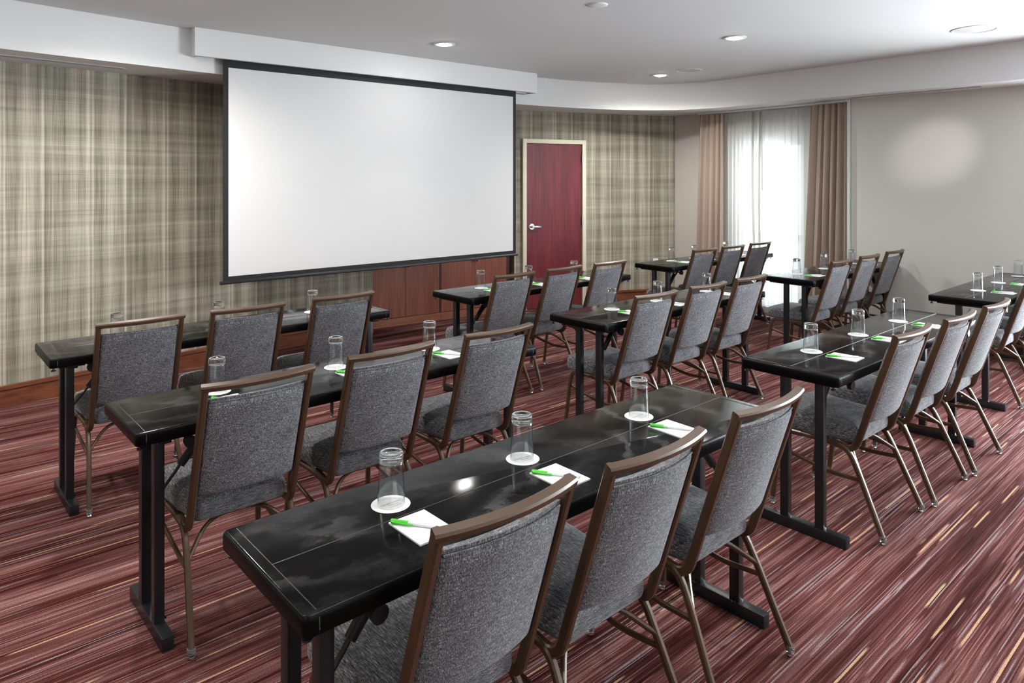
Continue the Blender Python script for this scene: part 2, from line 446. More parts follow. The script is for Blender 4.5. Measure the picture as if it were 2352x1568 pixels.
# ------------------------------------------------------------------ the room shell
ZC, ZS = 2.751, 2.431     # ceiling, soffit underside
XR1, XR2, YRET = 7.80, 7.52, 3.15
XL, YB = -2.2, -2.6
WALLP = [(XL-.05, 5.50), (-1, 5.78), (.56, 6.055), (1.2, 6.15), (1.72, 6.235), (2.17, 6.305), (2.7, 6.385), (3.2, 6.41), (3.74, 6.42), (4.7, 6.43), (5.64, 6.33), (6.4, 6.115), (7.2, 5.847), (7.83, 5.54)]
wall_curve = catmull(WALLP, 10)
def offset(pl, d):
    out = []
    for i, p in enumerate(pl):
        a = Vector(pl[max(i-1, 0)]); b = Vector(pl[min(i+1, len(pl)-1)]); t = (b-a).normalized()
        out.append((p[0]-t.y*d, p[1]+t.x*d))
    return out
def arc(pl):
    s = [0]
    for a, b in zip(pl, pl[1:]): s.append(s[-1]+(Vector(b)-Vector(a)).length)
    return s
def wall_strip(bm, uvl, pl, z0, z1, thick, u0=0):
    out = offset(pl, thick); s = arc(pl); n = len(pl)
    V = [[bm.verts.new((x, y, z)) for x, y in P for z in (z0, z1)] for P in (pl, out)]
    def q(vs, us):
        f = bm.faces.new(vs)
        for l, t in zip(f.loops, us): l[uvl].uv = t
    for i in range(n-1):
        q([V[0][2*i], V[0][2*i+2], V[0][2*i+3], V[0][2*i+1]], [(u0+s[i], z0), (u0+s[i+1], z0), (u0+s[i+1], z1), (u0+s[i], z1)])
        q([V[1][2*i+2], V[1][2*i], V[1][2*i+1], V[1][2*i+3]], [(0, 0)]*4)
        q([V[0][2*i+1], V[0][2*i+3], V[1][2*i+3], V[1][2*i+1]], [(0, 0)]*4)
        q([V[0][2*i], V[1][2*i], V[1][2*i+2], V[0][2*i+2]], [(0, 0)]*4)
    q([V[0][0], V[0][1], V[1][1], V[1][0]], [(0, z0), (0, z1), (.1, z1), (.1, z0)])
    k = 2*(n-1)
    q([V[0][k+1], V[0][k], V[1][k], V[1][k+1]], [(0, z1), (0, z0), (.1, z0), (.1, z1)])
def cut(pl, xa, xb):
    def at(x):
        for a, b in zip(pl, pl[1:]):
            if a[0] <= x <= b[0]:
                t = (x-a[0])/(b[0]-a[0]); return (x, a[1]+(b[1]-a[1])*t)
        return pl[-1]
    return [at(xa)]+[p for p in pl if xa+1e-4 < p[0] < xb-1e-4]+[at(xb)]
XN0, XN1 = 3.735, 5.63      # niche of the built-in cabinets
bm = bmesh.new(); uvl = bm.loops.layers.uv.new('UVMap')
A_ = cut(wall_curve, XL-.05, XN0); B_ = cut(wall_curve, XN0, XN1); D_ = cut(wall_curve, XN1, 7.829)
wall_strip(bm, uvl, A_, 0, ZC, .62, 0)
wall_strip(bm, uvl, B_, .93, ZC, .62, arc(A_)[-1])
wall_strip(bm, uvl, D_, 0, ZC, .62, arc(A_)[-1]+arc(B_)[-1])
struct(obj('wall_front', bm, M['wallpaper'], smooth=30))
bm = bmesh.new(); box2(bm, (XN0-.1, 7.02, 0), (XN1+.1, 7.12, 1.0)); struct(obj('wall_niche', bm, M['wall_grey'], smooth=0))

bm = bmesh.new(); box2(bm, (XL-.3, YB-.3, -.12), (8.6, 7.3, 0)); struct(obj('floor', bm, M['carpet'], smooth=0))
bm = bmesh.new(); box2(bm, (XL-.3, YB-.3, ZC), (8.6, 7.3, ZC+.12)); struct(obj('ceiling', bm, M['ceiling'], smooth=0))
bm = bmesh.new(); box2(bm, (XL-.2, YB-.2, 0), (XL, 5.9, ZC)); struct(obj('wall_left', bm, M['wall_beige'], smooth=0))

def wall_with_hole(name, axis, c0, c1, a0, a1, holes, z1, m):
    """slab between c0..c1 on the other axis running a0..a1; holes = [(h0,h1,z0,z1)]"""
    bm = bmesh.new()
    def bx(p0, p1, z0, zz):
        if axis == 'y': box2(bm, (c0, p0, z0), (c1, p1, zz))
        else: box2(bm, (p0, c0, z0), (p1, c1, zz))
    cur = a0
    for h0, h1, zz0, zz1 in sorted(holes):
        bx(cur, h0, 0, z1)
        if zz0 > 0: bx(h0, h1, 0, zz0)
        bx(h0, h1, zz1, z1); cur = h1
    bx(cur, a1, 0, z1)
    return struct(obj(name, bm, m, smooth=0))
W1 = (3.83, 4.62, .10, 2.04); W2 = (-1.9, .85, .25, 2.15); W3 = (1.0, 5.4, .35, 2.2)
wall_with_hole('wall_right_alcove', 'y', XR1, XR1+.22, YRET, 5.75, [W1], ZC, M['wall_grey'])
wall_with_hole('wall_right', 'y', XR2, XR2+.28, YB-.2, YRET, [W2], ZC, M['wall_beige'])
wall_with_hole('wall_back', 'x', YB-.2, YB, XL-.2, 8.0, [W3], ZC, M['wall_beige'])

def window(name, axis, c, h, bars):
    root = bpy.data.objects.new(name, None); C.objects.link(root); struct(root)
    h0, h1, z0, z1 = h; t = .05
    def P(a, z, cc): return (cc, a, z) if axis == 'y' else (a, cc, z)
    bm = bmesh.new()
    for a, b, za, zb in ((h0, h0+t, z0, z1), (h1-t, h1, z0, z1), (h0, h1, z0, z0+t), (h0, h1, z1-t, z1)): box2(bm, P(a, za, c), P(b, zb, c+.06))
    for kind, p in bars:
        if kind == 'h': box2(bm, P(h0, p-.04, c), P(h1, p+.04, c+.055))
        else: box2(bm, P(p-.025, z0, c), P(p+.025, z1, c+.055))
    obj('window_frame', bm, M['white_trim'], root, 0)
    bm = bmesh.new(); box2(bm, P(h0+t, z0+t, c+.027), P(h1-t, z1-t, c+.033)); obj('window_pane', bm, M['pane'], root, 0)
window('window_1', 'y', XR1+.10, W1, [('h', .91), ('v', 4.56)])
window('window_2', 'y', XR2+.12, W2, [('v', -.52)])
window('added_window_3', 'x', YB-.12, W3, [('v', 2.5), ('v', 3.9)])  # unseen window, added so fill light reaches the chair backs from behind the camera

# soffit ring along the front and right walls, with its rounded inner corner
inner = catmull([(XL-.1, 4.93), (-1, 5.18), (.5, 5.48), (1.08, 5.575), (1.98, 5.70), (3, 5.81), (4.2, 5.85), (5.23, 5.80), (5.9, 5.70), (6.45, 5.52), (6.88, 5.27), (7.12, 4.98), (7.235, 4.6), (7.22, 4.2), (7.15, 3.3), (7.09, 2.4), (7.04, 1.5), (7.02, .3), (7.02, YB-.05)], 8)
outer = []
for x, y in inner:
    if x < 6.6 and y > 4.9: outer.append((x, 6.9-.02*abs(x-3)))
    elif y > 4.98: outer.append((8.1, 6.7))
    else: outer.append((8.0, y))
bm = bmesh.new(); V = [[bm.verts.new((*p, z)) for p in pl] for pl in (inner, outer) for z in (ZS, ZC)]
I0, I1, O0, O1 = V
for i in range(len(inner)-1):
    bm.faces.new((I0[i], I0[i+1], I1[i+1], I1[i]))
    for a, b, c, d in ((I0[i], O0[i], O0[i+1], I0[i+1]),):
        if (b.co-c.co).length > 1e-5: bm.faces.new((a, b, c, d))
        else: bm.faces.new((a, b, d))
bmesh.ops.remove_doubles(bm, verts=bm.verts[:], dist=1e-5)
struct(obj('trim_1', bm, M['soffit'], smooth=35))

# bulkhead that hides the screen housing: front lip, end caps, recessed slot behind
bm = bmesh.new(); bx0, bx1, by, bz = 1.712, 5.283, 5.565, 2.538
box2(bm, (bx0, by, bz), (bx1, by+.035, ZC)); box2(bm, (bx0, by+.034, bz), (bx0+.03, 6.0, ZC)); box2(bm, (bx1-.03, by+.034, bz), (bx1, 6.0, ZC))
box2(bm, (bx0+.01, by+.13, bz+.002), (bx1-.01, 5.98, ZC-.002)); box2(bm, (bx0+.01, by+.01, bz+.09), (bx1-.01, 5.99, ZC-.001))
struct(obj('trim_2', bm, M['soffit'], smooth=0))

# baseboards
def baseboard(name, pl, flip=1):
    bm = bmesh.new(); a = offset(pl, -.018*flip); cap = offset(pl, -.026*flip)
    def strip(inn, z0, z1, mi):
        n = len(pl); V = [[bm.verts.new((*p, z)) for p in q] for q in (inn, pl) for z in (z0, z1)]
        for i in range(n-1):
            for s, t in ((0, 1), (2, 3), (0, 2), (1, 3)): bm.faces.new((V[s][i], V[s][i+1], V[t][i+1], V[t][i])).material_index = mi
        for i in (0, n-1): bm.faces.new((V[0][i], V[1][i], V[3][i], V[2][i])).material_index = mi
    strip(a, 0, .118, 0); strip(offset(pl, -.008*flip), .118, .124, 1); strip(cap, .124, .150, 0)
    return struct(obj(name, bm, [M['base_wood'], M['dark_wood']], smooth=30))
baseboard('baseboard_front_left', cut(wall_curve, XL, XN0))
DX0, DY0, DD0 = hit_poly(1198.3, wall_curve); DX1, DY1, DD1 = hit_poly(1343, wall_curve)
baseboard('baseboard_front_right', cut(wall_curve, DX1+.01, 7.80))
baseboard('baseboard_front_middle', cut(wall_curve, XN1, DX0-.005))
baseboard('baseboard_right', [(XR2, YRET), (XR2, YB)])
baseboard('baseboard_alcove', [(XR1, 5.52), (XR1, 4.70)])

# ------------------------------------------------------------------ door on the curved wall
dv = Vector((DX1-DX0, DY1-DY0)); dw = dv.length; ang = math.atan2(dv.y, dv.x)
ztop = HC + ((HOR-319.1)/F_PX*DD0 + (HOR-322)/F_PX*DD1)/2
door = bpy.data.objects.new('door_1', None); C.objects.link(door); struct(door)
door.location = (DX0, DY0, 0); door.rotation_euler = (0, 0, ang)
fw = .052
bm = bmesh.new()
for a, b in (((0, -.035, 0), (fw, .04, ztop)), ((dw-fw, -.035, 0), (dw, .04, ztop)), ((fw-.001, -.035, ztop-fw), (dw-fw+.001, .04, ztop))): box2(bm, a, b, bev=.004)
obj('door_frame', bm, M['cream'], door)
bm = bmesh.new(); box2(bm, (fw+.003, -.014, .012), (dw-fw-.003, .03, ztop-fw-.004), bev=.001); obj('door_panel', bm, M['door_wood'], door, 0)
for z in (HC-(365-HOR)/F_PX*DD1, HC-(505-HOR)/F_PX*DD1, .30):
    bm = bmesh.new()
    for k in range(5): add_cyl(bm, (dw-fw-.002, -.030, z-.055+k*.022), (dw-fw-.002, -.030, z-.055+k*.022+.0205), .008, n=12)
    box2(bm, (dw-fw-.004, -.036, z-.055), (dw-fw+.018, -.031, z+.055)); obj('hinge', bm, M['steel'], door)
zh = HC-(521-HOR)/F_PX*DD0
bm = bmesh.new(); hx = fw+.075
add_cyl(bm, (hx, -.014, zh), (hx, -.024, zh), .040, .036, 28); add_cyl(bm, (hx, -.02, zh), (hx, -.062, zh), .014, n=16)
add_sweep(bm, fillet([(hx-.012, -.062, zh), (hx+.05, -.064, zh+.002), (hx+.105, -.058, zh-.004), (hx+.118, -.045, zh-.004)], .015), .020, .011, (0, 0, 1), .3)
obj('door_handle', bm, M['steel'], door)

# wall plate low on the wallpaper right of the door
px_, py_, pd_ = hit_poly(1506, wall_curve); pz_ = HC-(603-HOR)/F_PX*pd_
pl = thing('wall_outlet', 'white outlet plate on the plaid wallpaper right of the red door', 'outlet', (px_, py_, pz_), ang-.12)
bm = bmesh.new(); box2(bm, (-.036, -.006, -.057), (.036, .004, .057), bev=.002); obj('cover_plate', bm, M['white_plastic'], pl)
bm = bmesh.new()
for z in (.022, -.022): box2(bm, (-.016, -.009, z-.014), (.016, -.005, z+.014), bev=.001)
obj('socket', bm, M['cream'], pl)

# ------------------------------------------------------------------ built-in cabinets under the screen
ca = math.atan2(6.395-6.589, 5.613-3.766)
def cabinet(xa, xb, label, first, last):
    t0 = Vector((3.766, 6.589)); dr = Vector((math.cos(ca), math.sin(ca)))
    o = t0+dr*xa; w = xb-xa
    r = thing('cabinet', label, 'cabinet', (o.x, o.y, 0), ca, 'built-in cabinets under the screen')
    bm = bmesh.new(); st0 = .034 if first else .012; st1 = .05 if last else .012
    box2(bm, (0, .0, .085), (st0, .40, .90)); box2(bm, (w-st1, 0, .085), (w, .40, .90)); box2(bm, (st0, .38, .085), (w-st1, .40, .90)); box2(bm, (st0, .022, .085), (w-st1, .38, .10)); box2(bm, (0, -.002, .885), (w, .40, .92))
    obj('body', bm, M['dark_wood'], r, 0)
    bm = bmesh.new(); box2(bm, (0, -.012, 0), (w, .35, .083), bev=.003); obj('plinth', bm, M['plinth_wood'], r, 0)
    mid = (st0+w-st1)/2
    for a, b, s in ((st0+.002, mid-.0015, 1), (mid+.0015, w-st1-.002, -1)):
        bm = bmesh.new(); box2(bm, (a, 0, .088), (b, .02, .88), bev=.0015); d = obj('door', bm, M['cabinet_wood'], r, 0)
        hx = b-.022 if s > 0 else a+.022
        bm = bmesh.new(); add_sweep(bm, fillet([(hx, .0, .635), (hx, -.024, .635), (hx, -.024, .745), (hx, 0, .745)], .008), .008, .008, (1, 0, 0)); obj('handle', bm, M['black_metal'], d)
def cab_x(px):
    h = hit_poly(px, [(3.0, 6.589-.766*math.tan(ca)), (3.766, 6.589), (5.613, 6.395), (6.5, 6.395+.887*math.tan(ca))])
    return (Vector(h[:2])-Vector((3.766, 6.589))).length*(1 if h[0] > 3.766 else -1)
cabinet(.0, cab_x(1011), 'left reddish cherry two-door cabinet recessed under the projection screen', True, False)
cabinet(cab_x(1011)+.002, cab_x(1171), 'right reddish cherry two-door cabinet under the screen, beside the red door', False, True)

# ------------------------------------------------------------------ projection screen
sc = thing('projection_screen', 'large pulled-down white projection screen with black border hanging from the bulkhead', 'projection screen', (3.49, by+.075, .77))
sw, st, hb = 1.545, 1.86, .02
bm = bmesh.new(); box2(bm, (-sw, -.001, hb), (sw, .002, st)); obj('border', bm, M['screen_black'], sc, 0)
bm = bmesh.new(); box2(bm, (-sw+.042, -.0022, hb+.040), (sw-.042, -.0009, st-.148)); obj('projection_surface', bm, M['screen_white'], sc, 0)
bm = bmesh.new(); add_sweep(bm, [(-sw-.022, 0, .012), (sw+.022, 0, .012)], .026, .024, (0, 0, 1), .3); obj('bottom_bar', bm, M['black_metal'], sc)
bm = bmesh.new(); add_cyl(bm, (-sw-.01, .0, st-.02), (sw+.01, .0, st-.02), .03, n=20); obj('roller', bm, M['black_metal'], sc)

# ------------------------------------------------------------------ ceiling fittings
DL = 'recessed downlights in the ceiling'
def downlight(x, y, label, power=30, aim=None, cone=130):
    r = thing('downlight', label, 'ceiling light', (x, y, ZC), 0, DL)
    bm = bmesh.new(); add_lathe(bm, [(.062, .0), (.092, -.001), (.094, -.005), (.088, -.009), (.064, -.008), (.060, -.002), (.062, 0)], 36); obj('trim_ring', bm, M['disc_white'], r)
    bm = bmesh.new(); add_lathe(bm, [(0, -.020), (.025, -.0185), (.045, -.013), (.058, -.006), (.061, -.0015), (0, -.0015)], 32); obj('lens', bm, M['lamp'], r)
    l = bpy.data.lights.new('downlight_beam', 'SPOT'); l.energy = power; l.spot_size = math.radians(cone); l.spot_blend = .9; l.shadow_soft_size = .055; l.color = (1, .965, .91)
    o = bpy.data.objects.new('downlight_beam', l); C.objects.link(o); o.location = (x, y, ZC-.02)
    d = Vector(aim)-o.location if aim else Vector((0, 0, -1)); o.rotation_euler = d.to_track_quat('-Z', 'Y').to_euler()
downlight(3.52, 4.86, 'round downlight in the ceiling above the top edge of the projection screen', 20, None, 90)
downlight(6.37, 4.73, 'round downlight farthest back, near the curved soffit corner', 110, None, 158)
downlight(5.125, 3.07, 'round downlight nearer the camera, right of centre in the ceiling')
for x, y, wh in ((1.27, 4.70, 'just above the left plaid wall'), (2.75, 2.95, 'above the left and centre tables'), (.2, 3.0, 'left of the left tables'), (1.3, 1.2, 'above the near left table'), (3.4, 1.2, 'above the near centre table'), (-.6, 4.5, 'far left near the soffit'), (1.4, -.8, 'behind the camera at left'), (3.8, -.8, 'behind the camera at centre'), (-1, 1, 'beside the camera'), (6.0, -.6, 'behind the camera at right')):
    downlight(x, y, 'round downlight outside the picture, %s' % wh, *((105, None, 160) if y == 4.70 else (60, None, 160) if y == 4.5 else (28,)))
downlight(5.15, .72, 'adjustable downlight in the same ceiling aimed at the greige wall', 85, (7.52, 2.36, 1.88), 15)
def speaker(x, y, r, label):
    t = thing('ceiling_speaker', label, 'speaker', (x, y, ZC), 0, 'round ceiling speakers')
    bm = bmesh.new(); add_lathe(bm, [(r-.02, 0), (r, -.001), (r, -.005), (r-.012, -.008), (r-.018, -.004)], 48); obj('rim', bm, M['disc_white'], t)
    bm = bmesh.new(); add_lathe(bm, [(0, -.007), (r*.5, -.0068), (r-.018, -.004), (r-.018, -.0005), (0, -.0005)], 48); obj('grille', bm, M['grille'], t)
speaker(6.317, 4.319, .135, 'small-looking round speaker grille beside the farthest downlight')
speaker(6.22, 1.682, .155, 'round speaker grille at the top right of the ceiling')
bm = bmesh.new(); add_lathe(bm, [(0, -.010), (.05, -.009), (.066, -.005), (.070, -.001), (.070, 0), (0, 0)], 36)
tag(obj('ceiling_cover', bm, M['disc_white'], loc=(3.48, 3.09, ZC)), 'plain white round cover plate on the ceiling at the top edge of the picture', 'ceiling cover')
def vent(pa, pb, w, label):
    a, b = Vector(pa), Vector(pb); ln = (b-a).length; t = thing('linear_air_vent', label, 'air vent', (*((a+b)/2), ZS), math.atan2((b-a).y, (b-a).x), 'linear air vents in the soffit')
    bm = bmesh.new()
    for s in (-1, 1): box2(bm, (-ln/2, s*w/2-.004, -.002), (ln/2, s*w/2+.004, .001)); box2(bm, (s*ln/2-.004, -w/2, -.002), (s*ln/2+.004, w/2, .001))
    obj('frame', bm, M['disc_white'], t, 0)
    bm = bmesh.new(); box2(bm, (-ln/2, -w/2, -.0015), (ln/2, w/2, -.0005)); obj('slot', bm, M['vent_dark'], t, 0)
    bm = bmesh.new()
    for k in (-1, 0, 1): add_box(bm, (0, k*w*.28, -.002), (ln, .003, .003))
    obj('blade', bm, M['vent_grey'], t, 0)
vent((-.9, 5.62), (1.30, 5.90), .10, 'long slot air vent under the soffit above the left plaid wall')
vent((7.36, 3.08), (7.30, 1.92), .055, 'dark slot air vent under the right soffit beside the curtains')

# ------------------------------------------------------------------ curtains
def curtain(pa, pb, z0, z1, folds, amp, m, name, label, cat, group=None, drift=(0, 0), flare=1.0, seed=0, xoff=0):
    a, b = Vector(pa), Vector(pb); rnd = random.Random(seed); nx, nz = int(folds*14), 14
    n = Vector((-(b-a).y, (b-a).x)).normalized(); ph = [rnd.uniform(-.6, .6) for _ in range(int(folds)+3)]
    bm = bmesh.new(); V = []
    for k in range(nz+1):
        w = k/nz; z = z1+(z0-z1)*w; row = []
        for i in range(nx+1):
            u = i/nx; f = u*folds; c = int(f); p = ph[c]*(1-(f-c))+ph[c+1]*(f-c)
            am = amp*(.55+.45*w)*(1+.35*math.sin(3.1*c+seed))
            y = am*math.sin(2*PI*f+p*.9*w)+.3*am*math.sin(4.3*PI*f+seed+w)
            q = a+(b-a)*(u+.5*amp*math.cos(2*PI*f)*.15)
            cxy = q+n*(y+xoff)+Vector(drift)*w*(1-u if flare > 0 else u)
            row.append(bm.verts.new((cxy.x, cxy.y, z-.003+.003*math.sin(6*f))))
        V.append(row)
    for r0, r1 in zip(V, V[1:]):
        for i in range(nx): bm.faces.new((r0[i], r0[i+1], r1[i+1], r1[i]))
    return obj(name, bm, m, smooth=80)
ZT = 2.405
ty = lambda y: (7.519+(y-3.158)*(7.666-7.519)/1.94)
def cpair(y0, y1, dx=0): return (ty(y0)+dx, y0), (ty(y1)+dx, y1)
p = cpair(5.085, 4.73); r = curtain(*p, .06, ZT, 5, .046, M['drape'], 'curtain', '', '', drift=(-.02, .06), seed=1)
tag(r, 'taupe pleated drape hanging at the left side of the window', 'curtain', 'taupe drapes')
p = cpair(3.60, 3.185); r = curtain(*p, .06, ZT, 6, .048, M['drape'], 'curtain', '', '', drift=(-.02, .10), seed=2)
tag(r, 'taupe pleated drape hanging at the right side of the window', 'curtain', 'taupe drapes')
bm = bmesh.new(); box2(bm, (ty(3.16)-.045, 3.156, .06), (ty(3.16)+.03, 3.172, ZT)); obj('lining', bm, M['lining'], None, 0).parent = r
p = cpair(4.80, 4.215, .085); s1 = curtain(*p, .10, ZT, 10, .016, M['sheer'], 'sheer_curtain', '', '', seed=3)
tag(s1, 'left white sheer curtain next to the left drape, bright with daylight', 'sheer curtain', 'white sheers')
p = cpair(4.25, 3.50, .100); s2 = curtain(*p, .10, ZT, 9, .014, M['sheer'], 'sheer_curtain', '', '', seed=5)
tag(s2, 'right white sheer curtain with the window rail showing through', 'sheer curtain', 'white sheers')
def hem(par, yt, yb, dx, w):
    bm = bmesh.new(); V = []
    for k in range(13):
        t = k/12; z = ZT-.01+(.10-ZT)*t; y = yt+(yb-yt)*t+.012*math.sin(5*t)
        V.append([bm.verts.new((ty(y)+dx-.02, y-w/2, z)), bm.verts.new((ty(y)+dx-.028, y, z)), bm.verts.new((ty(y)+dx-.02, y+w/2, z))])
    for a, b in zip(V, V[1:]):
        for i in (0, 1): bm.faces.new((a[i], a[i+1], b[i+1], b[i]))
    o = obj('hem', bm, M['sheer_dark'], None, 60); o.parent = par
hem(s1, 4.345, 4.335, .075, .032); hem(s1, 4.245, 4.275, .075, .030)
bm = bmesh.new(); p = cpair(3.16, 5.10)
add_sweep(bm, [(*p[0], ZS-.012), (*p[1], ZS-.012)], .022, .05, (0, 0, 1)); tk = tag(obj('curtain_track', bm, M['white_trim']), 'white curtain track under the soffit above the window', 'curtain track')
bm = bmesh.new()
for k in range(46):
    y = 3.18+k*(5.08-3.18)/45; box2(bm, (ty(y)-.004, y-.006, ZS-.0255), (ty(y)+.004, y+.006, ZS-.022))
o = obj('gliders', bm, M['grille'], tk, 0)
bm = bmesh.new(); add_cyl(bm, (ty(4.18)-.05, 4.175, 2.385), (ty(4.18)-.05, 4.165, 1.47), .0045, n=8)
tag(obj('curtain_wand', bm, M['vent_grey']), 'thin grey pull wand hanging in front of the sheer curtains', 'curtain wand')

# ------------------------------------------------------------------ chair (origin: floor midway between the rear feet, +Y faces the table)
def panel(bm, hw, z0, z1, yf, thb, thf, bow, nx=16, nz=18, mi=0):
    """padded board following the leaning posts; yf(z) gives the lean, bow curves it in plan"""
    def sec(side):
        g = []
        for k in range(nz+1):
            v = -1+2*k/nz; v = math.copysign(1-(1-abs(v))**1.9, v); row = []
            for i in range(nx+1):
                u = -1+2*i/nx; u = math.copysign(1-(1-abs(u))**1.7, u)
                e = max(0, (1-abs(u)**26))**.5*max(0, (1-abs(v)**26))**.5
                x = u*hw; z = z0+(z1-z0)*(v+1)/2
                y = yf(z)-bow*(1-u*u)+(thf*e if side > 0 else -thb*e)
                row.append((x, y, z))
            g.append(row)
        return g
    G = [sec(1), sec(-1)]
    V = [[[bm.verts.new(p) for p in r] for r in g] for g in G]
    for s in (0, 1):
        for k in range(nz):
            for i in range(nx):
                q = (V[s][k][i], V[s][k][i+1], V[s][k+1][i+1], V[s][k+1][i]); bm.faces.new(q if s == 0 else q[::-1]).material_index = mi
    bmesh.ops.remove_doubles(bm, verts=bm.verts[:], dist=1e-6)
def post_y(z): return .104+(z-.455)*(-.149/.465)
def make_chair():
    t = thing('banquet_chair', 'x', 'chair', (0, 0, 0), 0, 'grey tweed banquet chairs at the training tables')
    hp = .186   # post centre
    # back frame: two posts that bend forward under the seat, and the bowed top rail
    bm = bmesh.new()
    for s in (-1, 1):
        pts = fillet([(s*hp, .235, .376), (s*hp, .135, .362), (s*hp, post_y(.47), .47), (s*hp, post_y(.92), .915)], [0, .07, .04, 0], 7)
        add_sweep(bm, pts, .022, .030, (1, 0, 0), .22)
    rail = [(hp*1.06*u, post_y(.908)-.030*(1-u*u), .908) for u in [i/10-1 for i in range(21)]]
    add_sweep(bm, rail, .022, .030, (0, -.3, 1), .22)
    obj('back_frame', bm, M['bronze'], t)
    bm = bmesh.new(); panel(bm, .173, .497, .853, post_y, .012, .004, .026); panel(bm, .1725, .50, .864, post_y, .002, .036, .026); bk = obj('backrest', bm, M['tweed_back'], t, 60)
    bm = bmesh.new()
    for i in range(1):
        pts = [(.165*u, post_y(.853)-.026*(1-u*u)-.0085, .8535) for u in [k/8-1 for k in range(17)]]
        add_tube(bm, pts, .0028, 6)
    obj('piping', bm, M['tweed_piping'], bk, 60)
    # seat cushion
    bm = bmesh.new(); outl = []
    def corner(cx, cy, r, a0, a1, n=7): return [(cx+r*math.cos(a0+(a1-a0)*k/n), cy+r*math.sin(a0+(a1-a0)*k/n)) for k in range(n+1)]
    outl += corner(.205-.065, .545-.065, .065, 0, PI/2) + corner(-.205+.065, .545-.065, .065, PI/2, PI)
    outl += corner(-.172+.03, .125+.03, .03, PI, 1.5*PI) + corner(.172-.03, .125+.03, .03, 1.5*PI, 2*PI)
    # wider in the middle of the depth
    n = len(outl); cx, cy = 0, .335
    lv = [(-.014, .386), (-.004, .391), (0, .402), (0, .430), (-.003, .447), (-.012, .459), (-.030, .466), (-.065, .472), (-.12, .476)]
    rings = []
    for ins, z in lv:
        ring = []
        for x, y in outl:
            d = Vector((x-cx, y-cy)); l = d.length; k = max(0, (l+ins)/l)
            zz = z+(.006 if z > .45 else 0)*(1 if y > .3 else .2)
            ring.append(bm.verts.new((cx+d.x*k, cy+d.y*k, zz)))
        rings.append(ring)
    for a, b in zip(rings, rings[1:]):
        for i in range(n): bm.faces.new((a[i], a[(i+1) % n], b[(i+1) % n], b[i]))
    bm.faces.new(rings[0][::-1]); c = bm.verts.new((cx, cy, .482))
    for i in range(n): bm.faces.new((rings[-1][i], rings[-1][(i+1) % n], c))
    obj('seat', bm, M['tweed_seat'], t, 70)
    # frame under the seat
    bm = bmesh.new()
    for s in (-1, 1): add_sweep(bm, [(s*.188, .24, .376), (s*.192, .46, .376)], .020, .020, (1, 0, 0))
    for y in (.27, .44): add_sweep(bm, [(-.19, y, .376), (.19, y, .376)], .018, .018, (0, 1, 0))
    obj('seat_frame', bm, M['bronze'], t)
    def glide(par, x, y):
        bm = bmesh.new()
        add_lathe(bm, [(0, .013), (.013, .013), (.0145, .018), (.0145, .034), (.010, .034), (.010, .022), (0, .022)], 14, 0)
        add_lathe(bm, [(0, 0), (.011, 0), (.0135, .004), (.012, .010), (.005, .013), (0, .013)], 14, 1)
        bmesh.ops.translate(bm, vec=(x, y, 0), verts=bm.verts[:]); obj('glide', bm, [M['clear'], M['chrome']], par)
    for s in (-1, 1):
        bm = bmesh.new(); add_sweep(bm, fillet([(s*.190, .30, .376), (s*.192, .165, .374), (s*.196, .118, .285), (s*.216, .0, .02)], [0, .055, .05, 0], 6), .020, .024, (1, 0, 0), .25)
        g = obj('leg', bm, M['bronze'], t); glide(g, s*.216, 0)
        bm = bmesh.new(); add_sweep(bm, fillet([(s*.192, .38, .376), (s*.192, .475, .374), (s*.196, .490, .30), (s*.208, .520, .02)], [0, .05, .03, 0], 6), .020, .024, (1, 0, 0), .25)
        g = obj('leg', bm, M['bronze'], t); glide(g, s*.208, .52)
        bm = bmesh.new(); add_sweep(bm, fillet([(s*.190, .498, .285), (s*.186, .36, .252), (s*.186, .24, .232), (s*.196, .100, .240)], .05, 5), .013, .018, (1, 0, 0), .25)
        obj('side_stretcher', bm, M['bronze'], t)
    bm = bmesh.new(); add_sweep(bm, fillet([(-.198, .108, .270), (-.10, .20, .362), (.10, .20, .362), (.198, .108, .270)], .07, 6), .014, .018, (0, .6, .8), .25)
    obj('cross_brace', bm, M['bronze'], t)
    return t

